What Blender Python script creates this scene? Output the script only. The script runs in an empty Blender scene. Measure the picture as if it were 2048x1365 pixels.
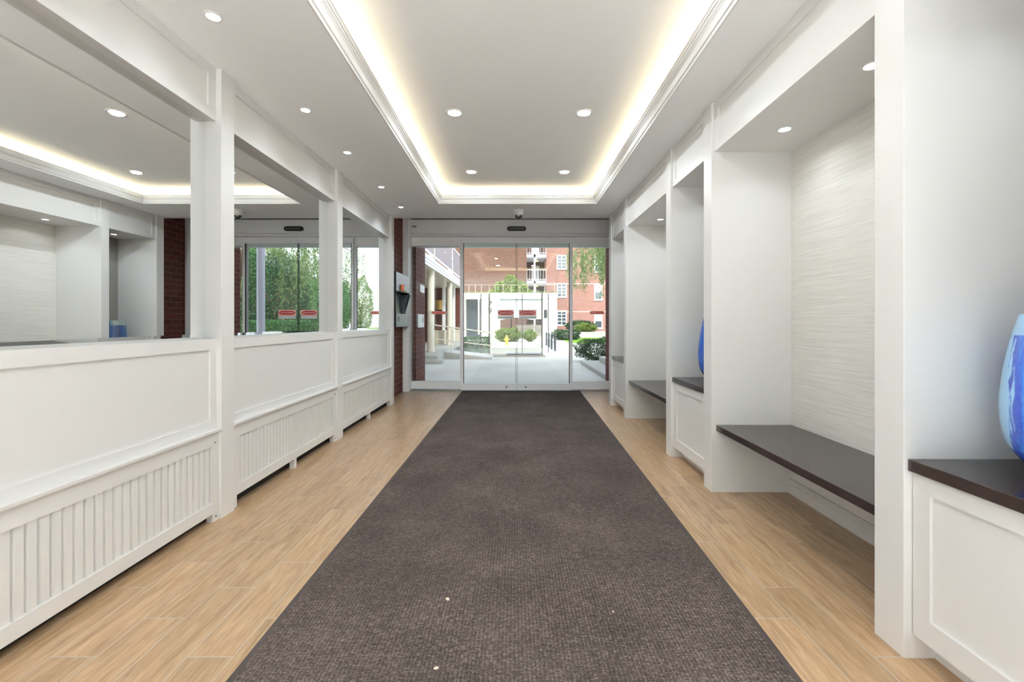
import bpy, bmesh, math, random
from mathutils import Vector, Matrix
random.seed(7)
PI = math.pi
S = bpy.context.scene
COL = S.collection

# ------------------------------------------------------------------ helpers
class MB:
    """collects geometry; build() links it as ONE mesh object"""
    def __init__(s):
        s.v = []; s.f = []
    def box(s, x0, x1, y0, y1, z0, z1):
        if x1 < x0: x0, x1 = x1, x0
        if y1 < y0: y0, y1 = y1, y0
        if z1 < z0: z0, z1 = z1, z0
        b = len(s.v)
        s.v += [(x0,y0,z0),(x1,y0,z0),(x1,y1,z0),(x0,y1,z0),(x0,y0,z1),(x1,y0,z1),(x1,y1,z1),(x0,y1,z1)]
        s.f += [tuple(b+i for i in q) for q in ((0,3,2,1),(4,5,6,7),(0,1,5,4),(1,2,6,5),(2,3,7,6),(3,0,4,7))]
        return s
    def hexa(s, pts):
        b = len(s.v); s.v += [tuple(p) for p in pts]
        s.f += [tuple(b+i for i in q) for q in ((0,3,2,1),(4,5,6,7),(0,1,5,4),(1,2,6,5),(2,3,7,6),(3,0,4,7))]
        return s
    def prism(s, poly, axis, a0, a1):
        """poly: 2D points; axis 'x': (y,z) extruded in x; 'y': (x,z); 'z': (x,y)"""
        def P(p, a):
            return (a,p[0],p[1]) if axis=='x' else ((p[0],a,p[1]) if axis=='y' else (p[0],p[1],a))
        n = len(poly); b = len(s.v)
        s.v += [P(p,a0) for p in poly] + [P(p,a1) for p in poly]
        s.f.append(tuple(b+i for i in range(n))[::-1]); s.f.append(tuple(b+n+i for i in range(n)))
        for i in range(n):
            j = (i+1) % n
            s.f.append((b+i,b+j,b+n+j,b+n+i))
        return s
    def lathe(s, prof, c=(0,0,0), n=32, cap=True, axis='z'):
        b = len(s.v); m = len(prof)
        for r, z in prof:
            for k in range(n):
                a = 2*PI*k/n
                x, y = r*math.cos(a), r*math.sin(a)
                if axis == 'z': s.v.append((c[0]+x, c[1]+y, c[2]+z))
                elif axis == 'y': s.v.append((c[0]+x, c[1]+z, c[2]+y))
                else: s.v.append((c[0]+z, c[1]+x, c[2]+y))
        for i in range(m-1):
            for k in range(n):
                k2 = (k+1) % n
                s.f.append((b+i*n+k, b+i*n+k2, b+(i+1)*n+k2, b+(i+1)*n+k))
        if cap:
            s.f.append(tuple(b+k for k in range(n))[::-1])
            s.f.append(tuple(b+(m-1)*n+k for k in range(n)))
        return s
    def tube(s, pts, r, n=8, r1=None):
        pts = [Vector(p) for p in pts]; m = len(pts); b = len(s.v)
        for i, p in enumerate(pts):
            d = (pts[min(i+1,m-1)] - pts[max(i-1,0)]).normalized()
            u = d.cross(Vector((0,0,1)))
            if u.length < 1e-3: u = d.cross(Vector((1,0,0)))
            u.normalize(); w = d.cross(u)
            rr = r if r1 is None else r + (r1-r)*i/(m-1)
            for k in range(n):
                a = 2*PI*k/n
                q = p + u*(rr*math.cos(a)) + w*(rr*math.sin(a))
                s.v.append(tuple(q))
        for i in range(m-1):
            for k in range(n):
                k2 = (k+1) % n
                s.f.append((b+i*n+k, b+i*n+k2, b+(i+1)*n+k2, b+(i+1)*n+k))
        s.f.append(tuple(b+k for k in range(n))[::-1]); s.f.append(tuple(b+(m-1)*n+k for k in range(n)))
        return s
    def build(s, name, mat, parent=None, smooth=False, bevel=0, seg=2):
        me = bpy.data.meshes.new(name); me.from_pydata(s.v, [], s.f)
        if bevel or smooth:
            bm = bmesh.new(); bm.from_mesh(me); bmesh.ops.recalc_face_normals(bm, faces=bm.faces); bm.to_mesh(me); bm.free()
        me.update()
        me.materials.append(mat)
        if smooth:
            me.polygons.foreach_set('use_smooth', [True]*len(me.polygons))
            me.set_sharp_from_angle(angle=math.radians(38))
        o = bpy.data.objects.new(name, me); COL.objects.link(o)
        if parent: o.parent = parent; o.matrix_parent_inverse = Matrix.Translation(-parent.location)
        if bevel:
            m = o.modifiers.new('bevel','BEVEL'); m.width = bevel; m.segments = seg; m.limit_method = 'ANGLE'; m.angle_limit = math.radians(50)
        return o

def B(*a): return MB().box(*a)

def tag(o, label, cat, group=None, kind=None):
    o['label'] = label; o['category'] = cat
    if group: o['group'] = group
    if kind: o['kind'] = kind
    return o

def empty(name, loc, label, cat, group=None, kind=None):
    o = bpy.data.objects.new(name, None); COL.objects.link(o)
    o.location = loc; o.empty_display_size = .05
    return tag(o, label, cat, group, kind)

def copy_tree(o, dx, parent=None):
    c = o.copy(); COL.objects.link(c)
    if parent: c.parent = parent
    else: c.location = Vector(o.location) + Vector(dx)
    for ch in list(o.children):
        copy_tree(ch, dx, c)
    return c

def text_mesh(name, body, size, mat, parent, loc, sx=1, extrude=.0003, space=1):
    cu_ = bpy.data.curves.new(name,'FONT'); cu_.body = body; cu_.size = size; cu_.align_x = 'CENTER'; cu_.align_y = 'CENTER'; cu_.extrude = extrude; cu_.space_line = space
    t = bpy.data.objects.new(name+'_curve', cu_); COL.objects.link(t)
    dg = bpy.context.evaluated_depsgraph_get(); dg.update()
    me = bpy.data.meshes.new_from_object(t.evaluated_get(dg)); me.name = name
    bpy.data.objects.remove(t); bpy.data.curves.remove(cu_)
    me.materials.clear(); me.materials.append(mat)
    o = bpy.data.objects.new(name, me); COL.objects.link(o)
    R = Matrix.Translation(Vector(loc)) @ Matrix.Rotation(PI/2, 4, 'X') @ Matrix.Diagonal((sx,1,1,1))
    me.transform(R)
    o.parent = parent; o.matrix_parent_inverse = Matrix.Translation(-parent.location)
    return o

# ------------------------------------------------------------------ materials
def nodes(name):
    m = bpy.data.materials.new(name); m.use_nodes = True
    nt = m.node_tree; nt.nodes.clear()
    out = nt.nodes.new('ShaderNodeOutputMaterial')
    return m, nt, out
def lin(c):
    return tuple(((x/255)/12.92 if x/255 <= .04045 else ((x/255+.055)/1.055)**2.4) for x in c) + (1,)
def N(nt, t, **kw):
    n = nt.nodes.new('ShaderNode'+t)
    for k, v in kw.items(): setattr(n, k, v)
    return n
def L(nt, a, b): nt.links.new(a, b)
def val(nt, sock, v):
    if hasattr(v, 'is_linked'): L(nt, v, sock)
    else: sock.default_value = v
def math_(nt, op, a, b=0.0, c=0.0):
    n = N(nt, 'Math', operation=op); val(nt, n.inputs[0], a); val(nt, n.inputs[1], b)
    if op in ('MULTIPLY_ADD','COMPARE','SMOOTH_MIN'): val(nt, n.inputs[2], c)
    return n.outputs[0]
def mixc(nt, f, a, b, mode='MIX'):
    n = N(nt, 'Mix', data_type='RGBA', blend_type=mode)
    val(nt, n.inputs[0], f); val(nt, n.inputs[6], a); val(nt, n.inputs[7], b)
    return n.outputs[2]
def ramp(nt, fac, stops):
    n = N(nt, 'ValToRGB'); e = n.color_ramp.elements
    while len(e) < len(stops): e.new(.5)
    for i, (p, c) in enumerate(stops): e[i].position = p; e[i].color = c
    L(nt, fac, n.inputs[0]); return n.outputs[0]
def coords(nt, scale=(1,1,1)):
    t = N(nt, 'TexCoord'); mp = N(nt, 'Mapping'); mp.inputs['Scale'].default_value = scale
    L(nt, t.outputs['Object'], mp.inputs[0]); return mp.outputs[0]
def noise(nt, vec, scale, detail=3, rough=.5, dist=0):
    n = N(nt, 'TexNoise'); L(nt, vec, n.inputs['Vector'])
    n.inputs['Scale'].default_value = scale; n.inputs['Detail'].default_value = detail
    n.inputs['Roughness'].default_value = rough; n.inputs['Distortion'].default_value = dist
    return n.outputs[0]
def pbsdf(nt, out, col, rough=.5, metal=0, spec=.5, bump=None, bstr=.1, bdist=.01):
    p = N(nt, 'BsdfPrincipled'); val(nt, p.inputs['Base Color'], col); val(nt, p.inputs['Roughness'], rough)
    p.inputs['Metallic'].default_value = metal; p.inputs['Specular IOR Level'].default_value = spec
    if bump is not None:
        b = N(nt, 'Bump'); b.inputs['Strength'].default_value = bstr; b.inputs['Distance'].default_value = bdist
        L(nt, bump, b.inputs['Height']); L(nt, b.outputs[0], p.inputs['Normal'])
    L(nt, p.outputs[0], out.inputs[0]); return p
def plain(name, rgb, rough=.5, metal=0, spec=.5, var=.05, vscale=6, bstr=0):
    m, nt, out = nodes(name)
    c = coords(nt); nz = noise(nt, c, vscale, 4)
    base = lin(rgb); dark = tuple(x*(1-var) for x in base[:3])+(1,)
    pbsdf(nt, out, mixc(nt, nz, dark, base), rough, metal, spec, nz if bstr else None, bstr)
    return m
def emit(name, rgb, strength):
    m, nt, out = nodes(name); e = N(nt, 'Emission'); e.inputs[0].default_value = lin(rgb); e.inputs[1].default_value = strength
    L(nt, e.outputs[0], out.inputs[0]); return m

WHITE = plain('white_paint', (223,222,220), .38, var=.02, vscale=2)
CEIL = plain('ceiling_paint', (246,247,248), .8, spec=.2, var=.015, vscale=2)
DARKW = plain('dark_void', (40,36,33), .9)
ALU = plain('white_aluminium', (250,251,252), .35, var=.02)
ALUG = plain('grey_aluminium', (150,156,158), .35, metal=.6, var=.04)
STEEL = plain('brushed_steel', (112,126,142), .3, metal=.9, var=.15, vscale=3)
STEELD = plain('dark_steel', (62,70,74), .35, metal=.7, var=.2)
BLACK = plain('black_plastic', (18,18,19), .3)
GREYP = plain('grey_plastic', (150,150,150), .4)
ORANGE = plain('orange_plastic', (214,110,60), .4)
RED = plain('red_vinyl', (186,28,30), .4)
REDC = plain('red_cord', (120,40,36), .5)
STICKW = plain('white_vinyl', (240,240,238), .5)
CREAM = plain('cream_paint', (226,217,198), .6)
PORTW = plain('reflection_white', (206,204,190), .8, var=.04, vscale=1)
PANELW = plain('pale_panel', (160,170,167), .4, var=.05)
FASC = plain('white_siding', (226,226,232), .5)
LILAC = plain('lilac_grey_panel', (150,148,160), .25, var=.08)
CONC = plain('pale_concrete', (188,190,190), .85, var=.12, vscale=1.2, bstr=.1)
CONC2 = plain('kerb_concrete', (178,176,170), .85, var=.15, vscale=2, bstr=.1)
NAVY = plain('navy_steel', (28,34,52), .4)
BRONZE = plain('dark_bronze_metal', (52,46,38), .4)
YEL = plain('hydrant_yellow', (232,182,58), .45)
BARK = plain('bark', (92,76,62), .9, var=.4, vscale=9, bstr=.6)
SOIL = plain('soil', (86,70,56), .95, var=.3)
SHADE = plain('lamp_shade_yellow', (220,176,90), .7)
BEIGE = plain('beige_planter', (200,190,168), .7, var=.08)
ROOFG = plain('grey_shingle', (130,126,136), .9, var=.25, vscale=12)
WINDARK = plain('window_glass_dark', (70,80,88), .08, spec=.8, var=.3, vscale=1)
BLINDS = plain('pale_blind', (214,216,214), .6)
FENCE = plain('weathered_wood', (150,142,130), .8, var=.2)
DEBRIS = plain('pale_paper', (222,206,190), .8)
BRASS = plain('chrome', (200,200,200), .2, metal=1)
GREYWALL = plain('warm_grey', (150,147,141), .6)  # one grey tone for the cabinet niche backs

def make_floor():
    m, nt, out = nodes('wood_plank_tile')
    c = coords(nt); sx = N(nt, 'SeparateXYZ'); L(nt, c, sx.inputs[0])
    x, y = sx.outputs[0], sx.outputs[1]
    w, Ln = .1577, .613
    u = math_(nt, 'DIVIDE', math_(nt, 'ADD', x, 1.128), w)
    r = math_(nt, 'FLOOR', u)
    v = math_(nt, 'DIVIDE', math_(nt, 'SUBTRACT', math_(nt, 'SUBTRACT', y, 2.174), math_(nt, 'MULTIPLY', r, .2043)), Ln)
    k = math_(nt, 'FLOOR', v)
    fu = math_(nt, 'FRACT', u); fv = math_(nt, 'FRACT', v)
    du = math_(nt, 'MULTIPLY', math_(nt, 'MINIMUM', fu, math_(nt, 'SUBTRACT', 1.0, fu)), w)
    dv = math_(nt, 'MULTIPLY', math_(nt, 'MINIMUM', fv, math_(nt, 'SUBTRACT', 1.0, fv)), Ln)
    g = math_(nt, 'LESS_THAN', math_(nt, 'MINIMUM', du, dv), .0018)
    idv = N(nt, 'CombineXYZ'); L(nt, r, idv.inputs[0]); L(nt, k, idv.inputs[1])
    wn = N(nt, 'TexWhiteNoise', noise_dimensions='2D'); L(nt, idv.outputs[0], wn.inputs['Vector'])
    # grain: stretched along y, offset by plank id
    off = N(nt, 'VectorMath', operation='MULTIPLY_ADD'); L(nt, wn.outputs['Color'], off.inputs[0]); off.inputs[1].default_value = (9,9,9); L(nt, c, off.inputs[2])
    mp = N(nt, 'Mapping'); mp.inputs['Scale'].default_value = (40, 3.2, 1); L(nt, off.outputs[0], mp.inputs[0])
    g1 = noise(nt, mp.outputs[0], 1.0, 6, .66, .9)
    mp2 = N(nt, 'Mapping'); mp2.inputs['Scale'].default_value = (220, 11, 1); L(nt, off.outputs[0], mp2.inputs[0])
    g2 = noise(nt, mp2.outputs[0], 1.0, 3, .6)
    gg = math_(nt, 'ADD', math_(nt, 'MULTIPLY', g1, .7), math_(nt, 'MULTIPLY', g2, .3))
    col = ramp(nt, gg, [(.30, lin((130,102,77))), (.5, lin((172,142,109))), (.70, lin((198,171,139)))])
    tone = math_(nt, 'MULTIPLY_ADD', wn.outputs['Value'], .20, .88)
    hs = N(nt, 'HueSaturation'); L(nt, tone, hs.inputs['Value']); L(nt, col, hs.inputs['Color'])
    fin = mixc(nt, g, hs.outputs[0], lin((176,171,162)))
    hgt = math_(nt, 'SUBTRACT', math_(nt, 'MULTIPLY', g2, .04), g)
    pbsdf(nt, out, fin, math_(nt, 'MULTIPLY_ADD', g1, .05, .27), 0, .5, hgt, .35, .002)
    return m
FLOOR = make_floor()

def make_carpet():
    m, nt, out = nodes('brown_ribbed_carpet')
    c = coords(nt)
    n1 = noise(nt, c, 170, 3, .75)
    n2 = noise(nt, c, 2.2, 4, .6)
    mp = N(nt, 'Mapping'); mp.inputs['Scale'].default_value = (60,150,60); L(nt, c, mp.inputs[0])
    n3 = noise(nt, mp.outputs[0], 1, 2, .6)
    w1 = N(nt, 'TexWave', wave_type='BANDS', bands_direction='X'); L(nt, c, w1.inputs[0]); w1.inputs['Scale'].default_value = 22; w1.inputs['Distortion'].default_value = 1.6; w1.inputs['Detail Scale'].default_value = 8
    ww = w1.outputs['Fac']
    fac = math_(nt, 'ADD', math_(nt, 'ADD', math_(nt, 'ADD', math_(nt, 'MULTIPLY', n1, .5), math_(nt, 'MULTIPLY', n3, .3)), math_(nt, 'MULTIPLY', ww, .045)), math_(nt, 'MULTIPLY', n2, .16))
    col = ramp(nt, fac, [(.34, lin((38,32,31))), (.5, lin((76,67,63))), (.66, lin((134,121,115)))])
    h = math_(nt, 'ADD', ww, n1)
    pbsdf(nt, out, col, .95, 0, .1, h, .5, .004)
    return m
CARPET = make_carpet()
RUBBER = plain('carpet_edge_rubber', (66,57,54), .8)

def brick(name, axis, c1, c2, mortar, row=.0925, width=.215, msize=.009, squash=1):
    m, nt, out = nodes(name)
    t = N(nt, 'TexCoord'); sx = N(nt, 'SeparateXYZ'); L(nt, t.outputs['Object'], sx.inputs[0])
    cb = N(nt, 'CombineXYZ'); L(nt, sx.outputs[0 if axis == 'x' else 1], cb.inputs[0]); L(nt, sx.outputs[2], cb.inputs[1])
    b = N(nt, 'TexBrick'); L(nt, cb.outputs[0], b.inputs['Vector'])
    b.inputs['Color1'].default_value = lin(c1); b.inputs['Color2'].default_value = lin(c2); b.inputs['Mortar'].default_value = lin(mortar)
    b.inputs['Scale'].default_value = 1; b.inputs['Mortar Size'].default_value = msize/2; b.inputs['Mortar Smooth'].default_value = .1
    b.inputs['Brick Width'].default_value = width; b.inputs['Row Height'].default_value = row; b.inputs['Bias'].default_value = -.2
    nz = noise(nt, t.outputs['Object'], 30, 4, .6)
    col = mixc(nt, .35, b.outputs['Color'], mixc(nt, nz, (.02,.01,.01,1), (1,1,1,1)), 'OVERLAY')
    h = math_(nt, 'SUBTRACT', math_(nt, 'MULTIPLY', nz, .3), b.outputs['Fac'])
    pbsdf(nt, out, col, .8, 0, .3, h, .4, .006)
    return m
BRICK_IN = brick('entry_brick', 'y', (104,52,42), (78,40,34), (128,104,94))
BRICK_INX = brick('entry_brick_end', 'x', (104,52,42), (78,40,34), (128,104,94))
BRICK_A = brick('shade_toned_brick', 'x', (84,54,43), (66,43,35), (120,98,84), .11, .29, .02)  # darkened brown brick, the shade on the wall is put into the colour
BRICK_AY = brick('shade_toned_brick_side', 'y', (84,54,43), (66,43,35), (120,98,84), .11, .29, .02)
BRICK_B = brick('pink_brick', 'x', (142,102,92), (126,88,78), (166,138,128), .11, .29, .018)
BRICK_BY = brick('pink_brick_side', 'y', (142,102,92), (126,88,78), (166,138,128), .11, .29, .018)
BRICK_P = brick('porch_brick', 'y', (110,62,46), (88,48,38), (140,110,96), .0925, .25)
BRICK_PX = brick('porch_brick_end', 'x', (110,62,46), (88,48,38), (140,110,96), .0925, .25)

def make_wallpaper():
    m, nt, out = nodes('grasscloth_wallpaper')
    c = coords(nt, (1, 4, 300)); n1 = noise(nt, c, 1, 4, .65, .3)
    c2 = coords(nt, (1, 2.0, 90)); n2 = noise(nt, c2, 1, 3, .5)
    f = math_(nt, 'ADD', math_(nt, 'MULTIPLY', n1, .6), math_(nt, 'MULTIPLY', n2, .4))
    col = ramp(nt, f, [(.34, lin((206,204,197))), (.5, lin((221,219,213))), (.66, lin((232,230,225)))])
    pbsdf(nt, out, col, .6, 0, .3, f, .25, .003)
    return m
PAPER = make_wallpaper()

def make_darkwood():
    m, nt, out = nodes('dark_stained_wood')
    c = coords(nt, (30, 2.2, 30)); n1 = noise(nt, c, 1, 5, .6, .5)
    col = ramp(nt, n1, [(.3, lin((36,28,26))), (.6, lin((52,42,39))), (.8, lin((64,53,49)))])
    pbsdf(nt, out, col, .2, 0, .7, n1, .05, .002)
    return m
DWOOD = make_darkwood()

def make_vase(name, seed, top, light, mid, deep, thr=.5, streak=.9):
    m, nt, out = nodes(name)
    t = N(nt, 'TexCoord'); sx = N(nt, 'SeparateXYZ'); L(nt, t.outputs['Object'], sx.inputs[0])
    nx = math_(nt, 'MULTIPLY', sx.outputs[0], 11.0); ny = math_(nt, 'MULTIPLY', sx.outputs[1], 11.0)
    cb = N(nt, 'CombineXYZ'); L(nt, nx, cb.inputs[0]); L(nt, ny, cb.inputs[1]); L(nt, math_(nt, 'ADD', math_(nt, 'MULTIPLY', sx.outputs[2], streak), seed), cb.inputs[2])
    n1 = noise(nt, cb.outputs[0], .8, 3, .55, .2)
    n2 = noise(nt, cb.outputs[0], 3.2, 4, .7, .5)
    n3 = noise(nt, t.outputs['Object'], 60, 3, .7)
    d = math_(nt, 'DIVIDE', math_(nt, 'ADD', math_(nt, 'MULTIPLY', sx.outputs[0], -.63), math_(nt, 'MULTIPLY', sx.outputs[1], .777)), .155)
    f = math_(nt, 'ADD', d, math_(nt, 'ADD', math_(nt, 'MULTIPLY_ADD', n2, .16, -.08), math_(nt, 'MULTIPLY_ADD', n1, .2, -.1)))
    c4 = coords(nt, (70,70,4)); n4 = noise(nt, c4, 1, 4, .7, .4)
    f = math_(nt, 'ADD', f, math_(nt, 'MULTIPLY_ADD', n4, .34, -.17))
    f = math_(nt, 'MULTIPLY_ADD', f, .5, .5)
    f = math_(nt, 'ADD', f, math_(nt, 'MULTIPLY', math_(nt, 'GREATER_THAN', sx.outputs[2], .43), thr))
    col = ramp(nt, f, [(.12, lin(light)), (.16, lin(deep)), (.36, lin(mid)), (.62, lin(deep)), (.70, lin(mid)), (.82, lin(mid)), (.86, lin(deep)), (.885, lin(deep)), (.895, lin(light)), (1.0, lin(top))])
    low = math_(nt, 'LESS_THAN', math_(nt, 'ADD', sx.outputs[2], math_(nt, 'MULTIPLY_ADD', n2, .06, -.03)), .085)
    col = mixc(nt, low, col, lin(deep))
    col = mixc(nt, math_(nt, 'MULTIPLY', n3, .25), col, lin(top))
    p = pbsdf(nt, out, col, .22, 0, .5, n2, .06, .003)
    p.inputs['Coat Weight'].default_value = .4
    return m
VASE_N = make_vase('blue_drip_glaze', 1.7, (150,190,222), (138,188,228), (28,112,208), (8,40,168), .12)
VASE_M = make_vase('deep_blue_glaze', 4.1, (110,150,190), (70,130,200), (30,80,180), (14,36,120), .05)
VASE_F = make_vase('grey_blue_glaze', 8.3, (150,165,160), (110,150,180), (50,90,150), (24,48,110), .55)

def make_glass(name='clear_glass', tint=(.93,.965,.95)):
    m, nt, out = nodes(name)
    fr = N(nt, 'Fresnel'); fr.inputs[0].default_value = 1.5
    tr = N(nt, 'BsdfTransparent'); tr.inputs[0].default_value = (*tint,1)
    gl = N(nt, 'BsdfGlossy'); gl.inputs['Roughness'].default_value = 0; gl.inputs[0].default_value = (1,1,1,1)
    mx = N(nt, 'MixShader'); L(nt, fr.outputs[0], mx.inputs[0]); L(nt, tr.outputs[0], mx.inputs[1]); L(nt, gl.outputs[0], mx.inputs[2])
    L(nt, mx.outputs[0], out.inputs[0]); return m
GLASS = make_glass()
GLASSE = plain('glass_edge_green', (74,92,88), .2)
def make_mirror():
    m, nt, out = nodes('silvered_mirror')
    gl = N(nt, 'BsdfGlossy'); gl.inputs['Roughness'].default_value = 0; gl.inputs[0].default_value = (.93,.945,.94,1)
    L(nt, gl.outputs[0], out.inputs[0]); return m
MIRROR = make_mirror()

def leafmat(name, c1, c2, c3, tr=.35):
    m, nt, out = nodes(name)
    oi = N(nt, 'TexCoord'); n1 = noise(nt, oi.outputs['Object'], 9, 3, .7); 
    col = ramp(nt, n1, [(.3, lin(c1)), (.52, lin(c2)), (.72, lin(c3))])
    d = N(nt, 'BsdfPrincipled'); L(nt, col, d.inputs['Base Color']); d.inputs['Roughness'].default_value = .55; d.inputs['Specular IOR Level'].default_value = .3
    t = N(nt, 'BsdfTranslucent'); L(nt, col, t.inputs[0])
    mx = N(nt, 'MixShader'); mx.inputs[0].default_value = tr
    L(nt, d.outputs[0], mx.inputs[1]); L(nt, t.outputs[0], mx.inputs[2]); L(nt, mx.outputs[0], out.inputs[0])
    return m
LEAF_D = leafmat('dark_leaf', (30,52,36), (54,84,54), (104,134,82))
LEAF_M = leafmat('mid_leaf', (46,80,50), (80,122,76), (140,172,104))
LEAF_L = leafmat('light_leaf', (82,104,46), (122,142,68), (166,176,104))
LEAF_W = leafmat('willow_leaf', (80,104,64), (122,144,90), (176,190,134))
LEAF_R = leafmat('red_leaf', (110,62,44), (150,92,60), (170,130,80))
def make_lawn():
    m, nt, out = nodes('lawn_grass')
    c = coords(nt); n1 = noise(nt, c, 40, 4, .7); n2 = noise(nt, c, 1.5, 3)
    col = ramp(nt, math_(nt, 'ADD', math_(nt, 'MULTIPLY', n1, .6), math_(nt, 'MULTIPLY', n2, .4)), [(.3, lin((84,118,44))), (.6, lin((128,168,62))), (.75, lin((160,192,88)))])
    pbsdf(nt, out, col, .9, 0, .1, n1, .8, .03); return m
LAWN = make_lawn()
def make_ground():
    m, nt, out = nodes('driveway_concrete')
    c = coords(nt); n1 = noise(nt, c, 60, 4, .7); n2 = noise(nt, c, .7, 4)
    col = ramp(nt, math_(nt, 'ADD', math_(nt, 'MULTIPLY', n1, .35), math_(nt, 'MULTIPLY', n2, .65)), [(.3, lin((182,181,175))), (.55, lin((198,196,190))), (.75, lin((208,205,198)))])
    pbsdf(nt, out, col, .85, 0, .2, n1, .2, .004); return m
GROUND = make_ground()

LENS = emit('downlight_lens', (255,252,244), 14)
LENSW = emit('small_downlight_lens', (255,252,246), 16)
LAMPE = emit('warm_bulb_glow', (255,205,120), 3)

def light(kind, loc, energy, color=(1,1,1), size=.1, size_y=None, rot=(0,0,0), spread=None, name='lamp'):
    l = bpy.data.lights.new(name, kind); l.energy = energy; l.color = color
    if kind == 'AREA':
        l.size = size
        if size_y: l.shape = 'RECTANGLE'; l.size_y = size_y
        else: l.shape = 'DISK'
        if spread: l.spread = spread
    o = bpy.data.objects.new(name, l); COL.objects.link(o); o.location = loc; o.rotation_euler = rot
    return o

# ------------------------------------------------------------------ camera
HC, F = 1.155, 905.0
cam = bpy.data.cameras.new('camera'); co = bpy.data.objects.new('camera', cam); COL.objects.link(co)
co.location = (0,0,HC); co.rotation_euler = (PI/2,0,0)
cam.sensor_width = 36; cam.lens = 36*F/2048; cam.shift_x = (1024-1029)/2048; cam.shift_y = (645-682.5)/2048
cam.clip_start = .02; cam.clip_end = 500
S.camera = co

# ------------------------------------------------------------------ room shell
ZC = 2.645; XL, XR = -1.72, 1.336; YE = 6.46
tag(B(-2.2,2.2,-.8,7.8,-.12,0).build('floor', FLOOR), 'light oak wood-look plank tile floor of the entrance hall', 'floor', kind='structure')
tag(B(-5.6,5.6,-6.7,-.8,-.12,0).build('floor_added_bounce', plain('bounce_pale', (232,231,228), .5)), 'unseen pale lobby floor behind the viewer, added to bounce light', 'floor', kind='structure')  # pale tone chosen to bounce light up to the hall ceiling
tag(B(-2.06,-1.86,-.8,6.46,0,3.0).build('wall_left', WHITE), 'white painted wall behind the three mirrors', 'wall', kind='structure')
wr = tag(B(1.88,2.08,-.8,6.46,0,3.0).build('wall_right', PAPER), 'right wall covered in pale horizontal grasscloth wallpaper', 'wall', kind='structure')
lb_ = MB().box(-5.6,5.6,-6.7,-6.5,0,3.0).box(-5.6,-5.4,-6.5,-.6,0,3.0).box(5.4,5.6,-6.5,-.6,0,3.0).box(-5.4,-2.06,-.8,-.6,0,3.0).box(2.08,5.4,-.8,-.6,0,3.0)
tag(lb_.build('wall_rear', WHITE), 'white rear wall of the lobby behind the viewer', 'wall', kind='structure')
# brick side walls by the door
tag(B(-2.06,-1.855,6.46,7.78,0,3.0).build('wall_brick_left', BRICK_IN), 'red brick side wall left of the sliding doors with intercom', 'wall', kind='structure')
tag(B(1.84,2.06,6.46,7.78,0,3.0).build('wall_brick_right', BRICK_IN), 'red brick side wall right of the sliding doors', 'wall', kind='structure')
# ceiling: soffit ring, tray
TX0, TX1, TY0, TY1 = -.955, 1.032, 1.45, 5.66
ZT = 2.815; ZS = 2.70
OUT = .13
cl = MB()
cl.box(-1.87,TX0,-.8,YE+.02,ZC,ZS).box(TX1,1.89,-.8,YE+.02,ZC,ZS).box(TX0,TX1,TY1,YE+.02,ZC,ZS).box(TX0,TX1,-.8,TY0,ZC,ZS)
tag(cl.build('ceiling', CEIL), 'white dropped ceiling border around the recessed tray', 'ceiling', kind='structure')
cu = MB()
cu.box(-2.06,2.08,-.8,7.8,2.96,3.06).box(-5.6,5.6,-6.7,-.8,2.96,3.06).box(-2.06,2.08,-.82,-.8,ZC,2.96)
cu.box(TX0-OUT,TX1+OUT,TY0-OUT,TY1+OUT,ZT,ZT+.05)
for a in ((TX0-OUT-.03,TX0-OUT,TY0-OUT,TY1+OUT),(TX1+OUT,TX1+OUT+.03,TY0-OUT,TY1+OUT),(TX0-OUT,TX1+OUT,TY0-OUT-.03,TY0-OUT),(TX0-OUT,TX1+OUT,TY1+OUT,TY1+OUT+.03)):
    cu.box(*a, ZS-.002, ZT+.03)
tag(cu.build('ceiling_tray', CEIL), 'raised white tray ceiling lit along its edges by hidden warm light', 'ceiling', kind='structure')
tag(B(-1.87,1.89,YE-.02,YE+.02,ZS,2.97).build('wall_soffit_end', CEIL), 'white end of the dropped ceiling before the doors', 'wall', kind='structure')
# crown moulding round the tray
prof = [(-.004,2.640),(.006,2.637),(.010,2.645),(.010,2.652),(.018,2.655),(.022,2.664),(.030,2.680),(.040,2.692),(.046,2.696),(.046,2.706),(.054,2.709),(.054,2.722),(.060,2.725),(.060,2.735),(.048,2.735),(-.004,2.70)]
cm = MB(); n = len(prof)
for (i, z) in prof:
    cm.v += [(TX0+i,TY0+i,z),(TX1-i,TY0+i,z),(TX1-i,TY1-i,z),(TX0+i,TY1-i,z)]
for k in range(n):
    k2 = (k+1) % n
    for c in range(4):
        c2 = (c+1) % 4
        cm.f.append((k*4+c, k2*4+c, k2*4+c2, k*4+c2))
tag(cm.build('trim_1', WHITE, bevel=0), 'white stepped crown moulding framing the lit ceiling tray', 'moulding', kind='structure')
# cove lights hidden in the trough
WARM = (1.0,.82,.50)
ec = 2.1
for nm, loc, sx_, sy_ in (('cove_lamp_left', (TX0-.045,(TY0+TY1)/2,2.708), .035, TY1-TY0+.1),
                          ('cove_lamp_right', (TX1+.045,(TY0+TY1)/2,2.708), .035, TY1-TY0+.1)):
    light('AREA', loc, ec*(TY1-TY0), WARM, sx_, sy_, (PI,0,0), name=nm)
for nm, y in (('cove_lamp_far', TY1+.045), ('cove_lamp_near', TY0-.045)):
    light('AREA', ((TX0+TX1)/2,y,2.708), ec*(TX1-TX0), WARM, TX1-TX0, .035, (PI,0,0), name=nm)

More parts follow.
